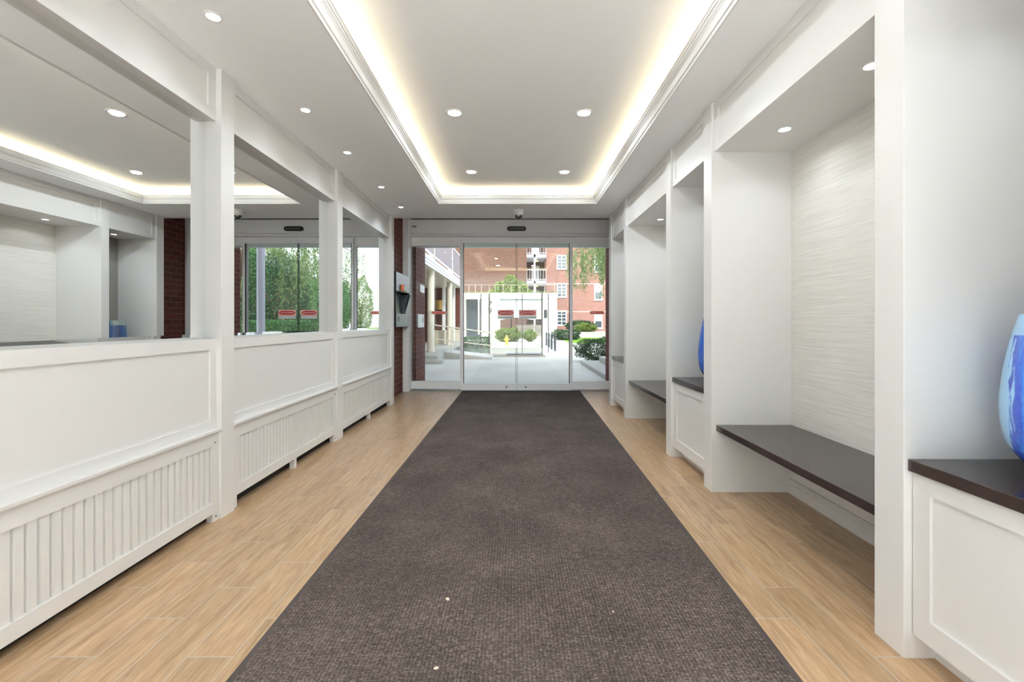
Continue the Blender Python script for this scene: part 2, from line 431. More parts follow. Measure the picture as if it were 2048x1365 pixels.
# ---------------------------------------------------------------- left wall
ORD = ['first', 'second', 'third', 'fourth']
def frame_x(mb, xf, xb, y0, y1, z0, z1, st, tr, br):
    mb.box(xb,xf,y0,y0+st,z0,z1).box(xb,xf,y1-st,y1,z0,z1).box(xb,xf,y0+st,y1-st,z1-tr,z1).box(xb,xf,y0+st,y1-st,z0,z0+br)
    return mb
tn = [1]
def trim(mb, label, bevel=0, mat=WHITE):
    tn[0] += 1
    return tag(mb.build('trim_%d' % tn[0], mat, bevel=bevel), label, 'trim', kind='structure')
LB = [(.85,2.655,.03),(2.778,4.40,.055),(4.53,6.335,.05)]
LP = [(.72,.85),(2.655,2.778),(4.40,4.53),(6.335,6.46)]
pl = ['white pilaster at the near end of the largest mirror', 'white pilaster between the nearest mirror and the middle mirror',
      'white pilaster between the middle mirror and the far small mirror', 'white pilaster between the far mirror and the brick wall']
for (a, b), lb in zip(LP, pl):
    trim(B(-1.86,XL,a,b,0,ZC), lb, .002)
bn = ['nearest', 'middle', 'farthest']
ZH, ZW = 2.334, 1.058
for i, (a, b, gap) in enumerate(LB):
    t = trim(frame_x(MB(), -1.75, -1.86, a, b, ZH, ZC, .065, .058, .06), 'white panelled box header above the %s wall mirror' % bn[i])
    B(-1.86,-1.762,a+.065,b-.065,ZH+.06,ZC-.058).build('panel', WHITE, t)
    t = trim(frame_x(MB(), -1.75, -1.86, a, b, .535, ZW, .05, .063, .05), 'white wainscot with one recessed panel below the %s mirror' % bn[i])
    B(-1.86,-1.762,a+.05,b-.05,.585,ZW-.063).build('panel', WHITE, t)
    # mirror with facet-edged border
    mb = MB(); be, dp = .028, .0018
    o_ = [(-1.813,a,ZW),(-1.813,b,ZW),(-1.813,b,ZH),(-1.813,a,ZH)]
    n_ = [(-1.813+dp,a+be,ZW+be),(-1.813+dp,b-be,ZW+be),(-1.813+dp,b-be,ZH-be),(-1.813+dp,a+be,ZH-be)]
    k_ = [(-1.86,p[1],p[2]) for p in o_]
    mb.v = o_ + n_ + k_
    mb.f = [(4,5,6,7)] + [(c,(c+1)%4,4+(c+1)%4,4+c) for c in range(4)] + [(8+c,8+(c+1)%4,(c+1)%4,c) for c in range(4)] + [(11,10,9,8)]
    o = mb.build('wall_mirror', MIRROR)
    tag(o, ['large facet-edged wall mirror nearest the viewer, reflecting the niche wall', 'facet-edged wall mirror in the middle, reflecting doors and red stickers',
            'small-looking facet-edged wall mirror nearest the brick wall'][i], 'mirror', 'framed-in mirrors along the white wall')
    # radiator cover
    r = empty('radiator_cover', (-1.80,(a+b)/2,0), 'white slatted radiator cover under the %s mirror' % bn[i], 'radiator cover', 'slatted radiator covers along the white wall')
    zt = .515
    fr = frame_x(MB(), -1.735, -1.77, a, b, gap+.02, zt, .06, .075, .065)
    fr.build('frame', WHITE, r)
    sl = MB(); y = a+.06
    sl.box(-1.77,-1.757,a+.06,b-.06,gap+.085,zt-.075)
    while y < b-.06-.01:
        y2 = min(y+.036, b-.06)
        xo, xi = -1.743, -1.757
        sl.prism([(xi,y),(xo,y+.003),(xo,y2-.003),(xi,y2)], 'z', gap+.085, zt-.075)
        y += .0443
    sl.build('slat_panel', WHITE, r)
    MB().prism([(-1.86,.515),(-1.722,.515),(-1.714,.523),(-1.714,.535),(-1.86,.535)], 'y', a, b).build('ledge', WHITE, r)
    for (p, q) in (((a,a+.055),(b-.05,b)) if i == 0 else ((a,a+.055),((a+b)/2-.02,(a+b)/2+.02),(b-.05,b))):
        ft = B(-1.775,-1.738,p,q,0,gap+.03).build('foot', WHITE, r)
    B(-1.86,-1.80,a,b,0,gap+.06).build('shade_block', DARKW, r)  # dark block in the gap, standing for the shade under the cover
    for (py, pz) in ((b-.035,.46),(b-.03,.03)):
        MB().lathe([(.006,0),(.006,.004),(.003,.006)], (-1.7345,py,pz), 10, axis='x').build('screw', BRASS, r, True)
    # heating grille slot under the mirror header
# ---------------------------------------------------------------- right wall
RP = [(.72,.85),(1.553,1.68),(3.07,3.195),(3.874,3.99),(5.43,5.535),(6.27,6.40)]
rl = ['white fin wall before the nearest cabinet', 'large white fin wall between the nearest cabinet and the wide bench niche',
      'white fin wall between the near bench and the cabinet with deep blue vase', 'white fin wall between the deep blue vase niche and the far bench',
      'thin white fin wall between the far bench and the farthest cabinet', 'white fin wall beside the sliding doors']
ZN = 2.31
for (a, b), lb in zip(RP, rl):
    trim(B(XR,1.88,a,b,0,ZC), lb, .002)
NICHE = [('c',.85,1.553),('b',1.68,3.07),('c',3.195,3.874),('b',3.99,5.43),('c',5.535,6.27)]
hn = ['nearest cabinet niche', 'near bench niche', 'middle cabinet niche', 'far bench niche', 'farthest cabinet niche']
cabl = ['white cabinet with dark top nearest the viewer, holding the bright blue vase', 'white cabinet with dark top between the two benches', 'narrow white cabinet with dark top beside the glass doors']
benl = ['dark wood bench seat in the wide niche nearest the viewer', 'dark wood bench seat in the farther niche by the doors']
ci = bi = 0
for i, (kd, a, b) in enumerate(NICHE):
    t = trim(frame_x(MB(), 1.352, 1.372, a, b, ZN, ZC, .06, .06, .05), 'white panelled header box over the %s' % hn[i])
    B(1.362,1.88,a+.06,b-.06,ZN+.05,ZC-.06).build('panel', WHITE, t)
    MB().box(1.372,1.88,a,b,ZN,ZN+.05).box(1.372,1.88,a,a+.06,ZN+.05,ZC).box(1.372,1.88,b-.06,b,ZN+.05,ZC).box(1.372,1.88,a+.06,b-.06,ZC-.06,ZC).build('soffit', WHITE, t)
    if kd == 'b':
        e = empty('bench_seat', (1.62,(a+b)/2,.4185), benl[bi], 'bench', 'dark wood niche benches'); bi += 1
        B(1.3685,1.88,a,b-.0145,.4185,.4585).build('seat_board', DWOOD, e, bevel=.002)
        B(1.3680,1.88,b-.0145,b,.4185,.4585).build('end_strip', plain('worn_wood_end', (120,111,104), .4), e)
        bb = MB().prism([(1.88,0),(1.853,0),(1.853,.068),(1.857,.071),(1.857,.080),(1.863,.085),(1.863,.093),(1.88,.098)], 'y', a, b)
        tag(bb.build('baseboard_right', WHITE), 'white moulded baseboard under the %s bench' % ('near' if bi == 1 else 'far'), 'baseboard', kind='structure')
        tag(B(1.872,1.88,a,b,.098,.4185).build('wall_right_panel', WHITE), 'white painted wall below the %s bench' % ('near' if bi == 1 else 'far'), 'wall', kind='structure')
    else:
        e = empty('niche_cabinet', (1.62,(a+b)/2,0), cabl[ci], 'cabinet', 'white niche cabinets'); ci += 1
        B(1.385,1.872,a,b,.087,.645).build('body', WHITE, e)
        B(1.443,1.872,a,b,0,.087).build('toe_kick', WHITE, e)
        fr = frame_x(MB(), 1.364, 1.384, a+.004, b-.004, .087, .643, .062, .062, .08)
        dr = fr.build('door', WHITE, e)
        B(1.374,1.384,a+.066,b-.066,.167,.581).build('door_panel', WHITE, dr)
        tag(B(1.872,1.88,a,b,.686,ZN).build('wall_right_panel', GREYWALL), 'grey back wall of the %s' % hn[i], 'wall', kind='structure')
        B(1.349,1.871,a,b,.645,.686).build('countertop', DWOOD, e, bevel=.003)
# vases
vprof = [(.001,.0),(.072,.0),(.078,.006),(.098,.034),(.140,.095),(.157,.19),(.151,.30),(.136,.40),(.117,.485),(.112,.492),(.106,.487),(.124,.40),(.138,.30),(.145,.19),(.125,.09),(.06,.03),(.001,.03)]
def smooth_profile(p, m=6):
    out = []
    for i in range(len(p)-1):
        p0, p1, p2, p3 = p[max(i-1,0)], p[i], p[i+1], p[min(i+2,len(p)-1)]
        for k in range(m):
            t = k/m
            out.append(tuple(.5*((2*p1[c])+(-p0[c]+p2[c])*t+(2*p0[c]-5*p1[c]+4*p2[c]-p3[c])*t*t+(-p0[c]+3*p1[c]-3*p2[c]+p3[c])*t**3) for c in (0,1)))
    return out+[p[-1]]
vprof = vprof[:2] + smooth_profile(vprof[2:10]) + smooth_profile(vprof[10:])
def vase(x, y, z, mat, label, sc=1):
    mb = MB().lathe([(r*sc,h*sc) for r, h in vprof], (0,0,0), 64, cap=False)
    o = mb.build('vase', mat, None, True); o.location = (x,y,z)
    tag(o, label, 'vase', 'blue glazed vases in the niches'); return o
vase(1.632,1.312,.686,VASE_N,'tall bright blue and pale blue drip-glazed vase on the nearest cabinet')
vase(1.60,3.53,.686,VASE_M,'deep blue vase on the cabinet between the two benches',1.02)
vase(1.625,5.92,.686,VASE_F,'grey-blue vase on the farthest cabinet, seen in the nearest mirror',1.0)

# ---------------------------------------------------------------- carpet
mb = MB(); zt = .008
def cx(y): return -.925+(y-1.45)*.0078, .925+(y-1.45)*.0285
ce = empty('carpet_runner', (0,4,0), 'wide brown ribbed carpet runner along the middle of the floor', 'carpet')
(l0,r0),(l1,r1) = cx(-1.0), cx(7.60)
bo = .025
MB().hexa([(l0+bo,-1,0),(r0-bo,-1,0),(r1-bo,7.60-bo,0),(l1+bo,7.60-bo,0),(l0+bo,-1,zt),(r0-bo,-1,zt),(r1-bo,7.60-bo,zt),(l1+bo,7.60-bo,zt)]).build('pile', CARPET, ce)
e = MB()
e.hexa([(l0,-1,0),(l0+bo,-1,0),(l1+bo,7.60,0),(l1,7.60,0),(l0,-1,.003),(l0+bo,-1,.006),(l1+bo,7.60,.006),(l1,7.60,.003)])
e.hexa([(r0-bo,-1,0),(r0,-1,0),(r1,7.60,0),(r1-bo,7.60,0),(r0-bo,-1,.006),(r0,-1,.003),(r1,7.60,.003),(r1-bo,7.60,.006)])
e.hexa([(l1+bo,7.60-bo,0),(r1-bo,7.60-bo,0),(r1-bo,7.60,0),(l1+bo,7.60,0),(l1+bo,7.60-bo,.006),(r1-bo,7.60-bo,.006),(r1-bo,7.60,.003),(l1+bo,7.60,.003)])
e.build('edging', RUBBER, ce)
def scrap(px, py, label, sz, rot):
    d = F*HC/(py-645); x = (px-1029)*d/F
    o = MB().prism([(-sz,-.4*sz),(.2*sz,-.7*sz),(sz,-.1*sz),(.5*sz,.6*sz),(-.6*sz,.3*sz)], 'z', 0, .003).build('paper_scrap', DEBRIS)
    o.location = (x,d,zt+.0005); o.rotation_euler = (0,.12,rot)
    tag(o, label, 'scrap', 'pale scraps on the carpet')
scrap(895,1204,'tiny pale scrap lying on the carpet, the larger one up the runner',.012,1.9)
scrap(872,1343,'tiny pale scrap on the carpet at the bottom of the view',.009,.3)
scrap(1226,1229,'faint pale fleck on the carpet right of its centre',.004,.9)

# ---------------------------------------------------------------- downlights
def downlight(x, y, z, r, label, grp, lens, energy, color=(.85,.935,1), spread=None):
    e = empty('recessed_downlight', (x,y,z), label, 'ceiling light', grp)
    MB().lathe([(r*.72,-.002),(r*.80,-.006),(r*.98,-.005),(r,0),(r*.72,0)], (x,y,z), 32, cap=False).build('trim_ring', WHITE, e, True)
    MB().lathe([(.0005,-.002),(r*.72,-.002)], (x,y,z), 32, cap=False).build('lens', lens, e)
    light('AREA', (x,y,z-.012), energy, color, r*1.15, None, (0,0,0), spread, name='downlight_lamp')
w = ['left', 'right']
for y, lb in ((3.58,'nearer'), (4.99,'farther')):
    for k, x in enumerate((-.475,.55)):
        downlight(x,y,ZT,.070,'round recessed light in the ceiling tray, %s %s of the four' % (lb, w[k]),'downlights in the ceiling tray',LENS,6 if y < 4 else 13)
for y in (2.17,.3):
    for x in (-.475,.55):
        if y > 1: light('AREA', (x,y,ZT-.012), 6, (.85,.935,1), .12, name='tray_lamp')
nth = ['nearest the viewer', 'second from the viewer', 'third from the viewer', 'fourth from the viewer', 'nearest the doors']
for k, y in enumerate((2.2,3.17,3.965,4.975,5.84)):
    downlight(-1.465,y,ZC,.040,'small spot light over the mirrors, %s' % nth[k],'small ceiling spots above the mirrors',LENSW,(.7,.7,.8,1.0,1.9)[k],spread=2.3)
for x, y, lb in ((1.605,2.03,'small niche spot over the near bench, partly hidden by the fin wall'),(1.612,2.70,'small niche spot over the far end of the near bench'),
                 (1.635,5.07,'small niche spot over the far bench by the doors')):
    downlight(x,y,ZN,.042,lb,'small spots in the niche soffits',LENSW,.9,spread=2.4)
downlight(1.62,5.92,ZN,.042,'small niche spot above the grey-blue vase, seen in the mirror','small spots in the niche soffits',LENSW,.9,spread=2.4)
for x, y in ((1.62,4.35),(1.62,1.2),(1.62,3.53)):
    light('AREA', (x,y,ZN-.012), .8, (.85,.935,1), .055, name='niche_lamp', spread=2.4)
# unseen area lamps added behind the viewer to fill the hall
for y in (-1.7,-3.3):
    light('AREA', (-.2,y,2.94), 970, (.885,.95,1), 3.4, 1.2, name='lobby_fill_lamp', spread=1.3)
for sx_ in (-1,1): light('AREA', (sx_*5.3,-3.6,.8), 90, (.82,.92,1), 1.8, 4.6, (0,sx_*PI/2,0), name='lobby_side_fill')  # unseen side lamps added as extra fill light

# dome camera
e = empty('dome_camera', (.056,6.02,ZC), 'white dome security camera on the ceiling before the doors', 'security camera')
MB().lathe([(.074,0),(.074,-.022),(.070,-.026),(.073,-.030),(.071,-.046),(.060,-.062),(.050,-.064)], (.056,6.02,ZC), 40).build('housing', WHITE, e, True)
MB().lathe([(.050,-.060),(.049,-.075),(.044,-.092),(.032,-.106),(.015,-.113),(.001,-.115)], (.056,6.02,ZC), 40).build('dome', plain('smoked_dome', (52,50,50), .08, spec=.8), e, True)
MB().lathe([(.052,-.060),(.054,-.066),(.050,-.070)], (.056,6.02,ZC), 40).build('ring', WHITE, e, True)

# ---------------------------------------------------------------- entrance doors
YD = 7.66
PINK = plain('pale_pink_vinyl', (232,186,180), .5)
PALE = plain('pale_grey_vinyl', (206,212,210), .5)
def sticker(par, x0, x1, zc, y, full=True):
    hh = .040 if full else .024
    if full:
        st = B(x0,x1,y-.0012,y,zc-.052,zc+.050).build('sticker', PINK, par)
        B(x0,x1,y-.0012,y,zc-.10,zc-.056).build('pale_strip', PALE, par)
    else:
        st = B(x0,x1,y-.0012,y,zc-.027,zc+.027).build('sticker', PINK, par)
    m_ = MB(); a0, a1 = x0+.008, x1-.008
    m_.prism([(a0,zc),(a0+.035,zc+hh),(a0+.035,zc-hh)], 'y', y-.0020, y-.0013)
    m_.prism([(a1,zc),(a1-.035,zc-hh),(a1-.035,zc+hh)], 'y', y-.0020, y-.0013)
    m_.box(a0+.042,a1-.042,y-.0020,y-.0013,zc-hh*.85,zc+hh*.85)
    m_.build('red_band', RED if full else ORANGER, st)
    text_mesh('lettering', 'IN EMERGENCY PUSH TO OPEN', .026 if full else .018, STICKW, st, ((x0+x1)/2, y-.0026, zc), (.50 if full else .68)*(x1-x0)/.295)
ORANGER = plain('faded_red_vinyl', (226,96,70), .5)
for k, (a, b, lb) in enumerate(((-.905,.028,'left sliding glass door leaf, white rails, closed'),(.040,.972,'right sliding glass door leaf, white rails, closed'))):
    d = empty('door_%d' % (k+1), ((a+b)/2,YD,0), lb, 'door', 'sliding glass door leaves', 'structure')
    B(a,b,YD-.03,YD+.03,.008,.122).build('bottom_rail', ALU, d, bevel=.002)
    B(a,b,YD-.03,YD+.03,2.488,2.585).build('top_rail', ALU, d, bevel=.002)
    B(a,b,YD-.006,YD+.006,.122,2.488).build('glass', GLASS, d)
    xo = a if k == 0 else b-.038
    B(xo,xo+.038,YD-.014,YD+.014,.122,2.488).build('stile', ALU, d)
    xg = a+.038 if k == 0 else b-.050
    B(xg,xg+.012,YD-.012,YD+.012,.122,2.488).build('gasket', BRONZE, d)
    xe = b-.007 if k == 0 else a
    B(xe,xe+.007,YD-.009,YD+.009,.122,2.488).build('meeting_edge', GLASSE, d)
    xl = -.135 if k == 0 else .19
    MB().lathe([(.018,0),(.018,-.004),(.012,-.006)], (xl,YD-.03,.062), 20, axis='y').build('lock_cylinder', ALUG, d, True)
    sticker(d, *((-.285,-.01) if k == 0 else (.075,.37)), 1.315, YD-.007)
for k, (a, b, lb) in enumerate(((-1.755,-.885,'fixed glass sidelight panel left of the sliding doors'),(.945,1.80,'fixed glass sidelight panel right of the sliding doors'))):
    d = empty('window_%d' % (k+1), ((a+b)/2,YD+.08,0), lb, 'window', 'fixed door sidelights', 'structure')
    B(a,b,YD+.05,YD+.11,.02,.150).build('bottom_rail', ALU, d, bevel=.002)
    B(a,b,YD+.05,YD+.11,2.455,2.63).build('top_rail', ALU, d, bevel=.002)
    B(a,b,YD+.074,YD+.086,.15,2.455).build('glass', GLASS, d)
    xo = b-.045 if k == 0 else a
    B(xo,xo+.045,YD+.05,YD+.11,.15,2.455).build('stile', ALU, d)
    sticker(d, *((-1.42,-1.16) if k == 0 else (1.29,1.53)), 1.318, YD+.073, False)
dh = empty('door_operator_housing', (0,7.6,2.6), 'long white metal operator housing above the sliding glass doors', 'door operator')
B(-1.80,1.80,7.52,7.78,2.635,2.86).build('cover', ALU, dh, bevel=.003)
B(-1.80,1.80,7.54,7.78,2.60,2.63).build('track', ALU, dh, bevel=.002)
B(-1.80,1.80,7.70,7.78,2.86,2.955).build('backing', ALUG, dh)
B(-1.70,-1.63,7.518,7.52,2.735,2.762).build('maker_plate', GREYP, dh)
tag(B(-1.76,1.80,7.79,7.88,2.45,2.60).build('trim_exterior', ALU), 'white metal transom bar outside above the doors', 'trim', kind='structure')
trim(B(-1.855,-1.758,7.50,7.80,0,2.955), 'white metal door jamb against the left brick wall', .003, ALU)
trim(B(1.80,1.84,7.50,7.80,0,2.955), 'white metal door jamb against the right brick wall', .003, ALU)
trim(B(-1.76,1.80,7.60,7.82,0,.008), 'grey metal threshold under the sliding doors', 0, ALUG)
e = empty('motion_sensor', (.035,7.51,2.71), 'black pill-shaped motion sensor on the housing above the doors', 'sensor')
hw, hh = .158, .036
pts = [(.035-hw+hh+hh*math.cos(a), 2.706+hh*math.sin(a)) for a in [PI/2+PI*k/10 for k in range(11)]] + [(.035+hw-hh+hh*math.cos(a), 2.706+hh*math.sin(a)) for a in [-PI/2+PI*k/10 for k in range(11)]]
MB().prism(pts, 'y', 7.475, 7.522).build('body', BLACK, e, bevel=.006)
B(.035-.12,.035+.13,7.472,7.476,2.700,2.712).build('lens_slot', GREYP, e)
B(.035-.012,.035+.012,7.470,7.476,2.688,2.700).build('indicator', STEELD, e)

# intercom panel on brick
ic = empty('intercom_station', (-1.80,7.1,1.5), 'stainless steel intercom station with hooded recess on the left brick wall', 'intercom')
xw, xf = -1.855, -1.742; ya, yb = 6.67, 7.49
def ZZ(y, d): return HC+(645-y)*d/F
MB().hexa([(xw,ya,1.625),(xf,ya,1.625),(xf,yb,1.625),(xw,yb,1.625),(xw,ya,1.905),(xf,ya,1.905),(xf,yb,1.905),(xw,yb,1.905)]).build('upper_face', STEEL, ic, bevel=.004)
B(xw,xf,ya,yb,1.085,1.285).build('lower_door', STEEL, ic, bevel=.004)
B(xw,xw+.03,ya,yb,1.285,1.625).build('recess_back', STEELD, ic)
B(xw,xf-.004,ya-.012,ya,1.085,1.905).build('end_plate', BLACK, ic)
MB().prism([(xw,1.285),(xw+.04,1.285),(xf+.03,1.625),(xw,1.625)], 'y', yb-.012, yb).build('hood_cheek', STEEL, ic)
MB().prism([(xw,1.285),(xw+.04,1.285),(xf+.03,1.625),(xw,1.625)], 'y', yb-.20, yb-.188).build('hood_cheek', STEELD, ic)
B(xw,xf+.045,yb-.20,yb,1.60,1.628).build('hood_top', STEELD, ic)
B(xf,xf+.004,ya+.10,ya+.17,1.17,1.245).build('card_slot', BLACK, ic)
nb = B(xf,xf+.035,ya+.28,ya+.50,1.635,1.735).build('notice_holder', ORANGE, ic)
B(xf+.035,xf+.037,ya+.31,ya+.49,1.645,1.725).build('notice', STICKW, nb)
cd = MB().tube([(-1.845,6.62,1.15),(-1.845,6.62,.75),(-1.845,6.63,.35),(-1.84,6.62,.16),(-1.82,6.58,.06),(-1.80,6.56,.03),(-1.79,6.62,.012),(-1.81,6.70,.015),(-1.84,6.70,.08),(-1.842,6.66,.2)], .011, 8).build('red_cord', REDC, None, True)
tag(cd, 'dark red cord hanging down the left brick wall to the floor', 'cord')

# ================================================================ OUTSIDE
tag(B(-60,60,7.8,90,-.25,0).build('ground', GROUND), 'pale concrete forecourt outside the doors', 'ground', kind='structure')
# own building: brick return walls beside the door and the added unseen storeys above
tag(B(-2.6,-1.70,7.80,8.6,0,3.0).build('wall_return_left', BRICK_IN), 'brick pier outside the left sidelight', 'wall', kind='structure')
tag(B(1.80,2.6,7.80,8.95,0,3.0).build('wall_return_right', BRICK_IN), 'brick pier outside the right sidelight', 'wall', kind='structure')
tag(B(-9,9,-8,8.6,3.06,6.6).build('wall_added_storeys', BRICK_INX), 'unseen upper brick storeys, added to shade the forecourt', 'wall', kind='structure')  # unseen mass added above, sized to shade the near forecourt
e = empty('intercom_plate', (-1.70,8.1,1.2), 'white call box on the brick pier outside the left sidelight', 'call box')
B(-1.70,-1.672,7.86,8.36,1.06,1.30).build('case', STICKW, e, bevel=.004)
B(-1.672,-1.668,8.2,8.28,1.15,1.25).build('keypad', GREYP, e)
tag(B(-1.70,-1.69,8.12,8.50,1.70,1.84).build('notice_plate', STICKW), 'small white notice plate higher on the left brick pier', 'sign')

def pt(px, py, d): return ((px-1029)*d/F, d, HC+(645-py)*d/F)

# ---- foliage
def leaves(mb, c, rad, n, size, squash=1, seed=0, shell=.55, boxy=False, droop=0):
    rnd = random.Random(seed)
    for _ in range(n):
        if boxy:
            p = Vector((rnd.uniform(-1,1), rnd.uniform(-1,1), rnd.uniform(-1,1)))
            ax = rnd.randrange(3)
            if rnd.random() < .75: p[ax] = math.copysign(rnd.uniform(.85,1.0), p[ax])
        else:
            while True:
                p = Vector((rnd.uniform(-1,1), rnd.uniform(-1,1), rnd.uniform(-1,1)))
                if p.length <= 1 and p.length > .05: break
            r = p.length; p = p/r*(shell+(1-shell)*r)
            lump = 1+.16*math.sin(5*p.x+seed)*math.cos(4*p.y+2*seed)+.13*math.sin(7*p.z+3*seed)*math.cos(6*p.x)
            p *= lump
        q = Vector((c[0]+p.x*rad[0], c[1]+p.y*rad[1], c[2]+p.z*rad[2]))
        if q.z < .01: q.z = .01+rnd.random()*.04
        d = Vector((rnd.gauss(0,1), rnd.gauss(0,1), rnd.gauss(0,.7)-droop)).normalized()
        u = d.cross(Vector((rnd.gauss(0,1),rnd.gauss(0,1),rnd.gauss(0,1)))).normalized()
        s_ = size*rnd.uniform(.7,1.35); b = len(mb.v)
        a1 = q-d*s_; a2 = q+u*s_*.42; a3 = q+d*s_; a4 = q-u*s_*.42
        mb.v += [tuple(a1),tuple(a2),tuple(a3),tuple(a4)]; mb.f.append((b,b+1,b+2,b+3))
    return mb
def shrub(name, c, rad, n, size, mat, label, cat='shrub', seed=0, boxy=False, trunk=None, group=None, core=True):
    e = empty(name, (c[0],c[1],0), label, cat, group)
    mb = MB(); leaves(mb, c, rad, n, size, seed=seed, boxy=boxy)
    mb.build('foliage', mat, e)
    st = MB(); rnd = random.Random(seed+5)
    if trunk:
        top = c[2]
        st.tube([(c[0],c[1],0),(c[0]+.05,c[1],top*.5),(c[0]-.04,c[1]+.03,top)], trunk, 8, trunk*.5)
        for k in range(6):
            a = k*1.05+seed
            st.tube([(c[0],c[1],top*.62+.05*k),(c[0]+rad[0]*.4*math.cos(a),c[1]+rad[1]*.4*math.sin(a),c[2]+.1*rad[2]),(c[0]+rad[0]*.75*math.cos(a),c[1]+rad[1]*.75*math.sin(a),c[2]+.4*rad[2])], trunk*.4, 6, trunk*.12)
        st.build('trunk', BARK, e, True)
    else:
        for k in range(7):
            a = k*.9+seed
            st.tube([(c[0]+.1*rad[0]*math.cos(a),c[1]+.1*rad[1]*math.sin(a),0),(c[0]+.4*rad[0]*math.cos(a),c[1]+.4*rad[1]*math.sin(a),c[2]*.8),(c[0]+.7*rad[0]*math.cos(a),c[1]+.7*rad[1]*math.sin(a),c[2]+.3*rad[2])], .018, 5, .006)
        st.build('stem', BARK, e, True)
    return e

# ---- lawn, planter, step
tag(B(-8,1.05,15.0,20.3,0,.006).build('reflection_strip', plain('reflection_grey', (142,138,124), .9, var=.2, vscale=30)), 'grey ground strip standing in for the dark mat reflected in the glass', 'road', kind='structure')  # flat patch coloured like the dark lobby reflection in the door glass
tag(B(3.1,30,25,33,-.02,.03).build('lawn', LAWN), 'bright green lawn strip in front of the concrete planter', 'grass', kind='stuff')
pe = empty('concrete_planter', (8,34,0), 'long low concrete planter wall in front of the pink brick building', 'planter')
MB().box(3.6,30,33.4,33.7,0,.44).box(3.6,3.9,33.7,36.5,0,.44).box(29.7,30,33.7,36.5,0,.44).box(3.9,29.7,36.2,36.5,0,.44).build('wall', CONC2, pe)
B(3.9,29.7,33.7,36.2,.0,.38).build('soil', SOIL, pe)
shrub('planter_shrub', (5.45,35.0,.72), (.85,.7,.36), 2600, .07, LEAF_L, 'pale green rounded shrub in the concrete planter, with yellowish leaves', seed=3)
shrub('planter_shrub', (5.2,36.0,.85), (1.2,.5,.45), 2600, .07, LEAF_D, 'dark green shrub behind the pale shrub in the concrete planter', seed=4)
shrub('planter_shrub', (8.3,35.2,.55), (1.0,.5,.25), 1600, .06, LEAF_D, 'low dark shrub at the far end of the concrete planter', seed=5)
shrub('round_bush', (2.42,13.2,.36), (.62,.5,.34), 6500, .026, LEAF_D, 'low dark green bush beside the concrete step right of the path', seed=6)
shrub('round_bush', (3.3,29.1,.34), (.95,.55,.36), 2600, .06, LEAF_D, 'dark clipped bush at the foot of the white stand-in wall beside the path', seed=8)
e = empty('concrete_step', (2.5,10.8,0), 'low concrete slab step outside the right sidelight', 'step')
B(1.83,2.75,8.96,12.55,0,.095).build('lower_slab', CONC2, e, bevel=.01)
B(2.28,2.75,9.6,12.2,.095,.24).build('upper_slab', CONC2, e, bevel=.01)

# ---- pink building B
bb_ = empty('apartment_building', (7,48,0), 'sunlit pink brick apartment building with white windows beyond the lawn', 'building')
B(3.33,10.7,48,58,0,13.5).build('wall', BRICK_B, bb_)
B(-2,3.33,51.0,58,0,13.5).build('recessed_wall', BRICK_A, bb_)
MB().box(3.3,10.72,47.97,48,5.20,5.27).box(3.3,10.72,47.97,48,2.25,2.32).build('string_course', CREAM, bb_)
def win(par, x0, x1, z0, z1, y, cols, rows, blind=0):
    f = .07
    w_ = MB().box(x0-f,x0+.02,y-.06,y+.05,z0-f,z1+f).box(x1-.02,x1+f,y-.06,y+.05,z0-f,z1+f).box(x0,x1,y-.06,y+.05,z1-.02,z1+f).box(x0-.1,x1+.1,y-.1,y+.05,z0-f-.06,z0+.02)
    for k in range(1,cols): xx = x0+(x1-x0)*k/cols; w_.box(xx-.03,xx+.03,y-.045,y+.04,z0,z1)
    for k in range(1,rows): zz = z0+(z1-z0)*k/rows; w_.box(x0,x1,y-.045,y+.04,zz-.03,zz+.03)
    o = w_.build('window', STICKW, par)
    B(x0,x1,y-.02,y-.005,z0,z1).build('pane', WINDARK, o)
    if blind: B(x0+.03,x1-.03,y-.03,y-.021,z1-(z1-z0)*blind,z1).build('blind', BLINDS, o)
for (z0, z1), bl in zip(((6.55,8.05),(3.58,5.16),(.58,2.02)), (.45,.5,.45)): win(bb_, 8.52,9.25,z0,z1,48,1,2,bl)
for z0, z1 in ((6.85,8.2),(3.88,5.22),(.9,2.35)): win(bb_, 4.55,5.45,z0,z1,48,2,4)
# balcony stack
for zf in (2.75,5.5,8.25):
    sl_ = B(1.0,3.3,47.2,51,zf-.32,zf).build('balcony_slab', FASC, bb_)
    rl_ = MB()
    rl_.tube([(1.0,47.25,zf+1.15),(3.3,47.25,zf+1.15)], .045, 6).tube([(1.0,47.25,zf+.15),(3.3,47.25,zf+.15)], .03, 6)
    for k in range(9): rl_.box(1.0+k*.285,1.03+k*.285,47.235,47.265,zf,zf+1.15)
    rl_.build('balcony_railing', FASC, bb_)
    dd = B(1.9,2.8,50.9,51.0,zf,zf+2.0).build('balcony_door', BLINDS, bb_)
    MB().lathe([(.14,0),(.14,-.08),(.02,-.1)], (2.45,49.8,zf+2.43), 14).build('balcony_lamp', LAMPE, bb_, True)
for x in (2.1,): B(x-.09,x+.09,47.2,47.4,0,12).build('balcony_post', FASC, bb_)

# ---- dark brick building A
ba = empty('apartment_building', (-1.5,40,0), 'brown brick building wall with shade in its colour, behind the white stand-in wall', 'building')
B(-9,1.02,38,46,0,13).build('wall', BRICK_A, ba)

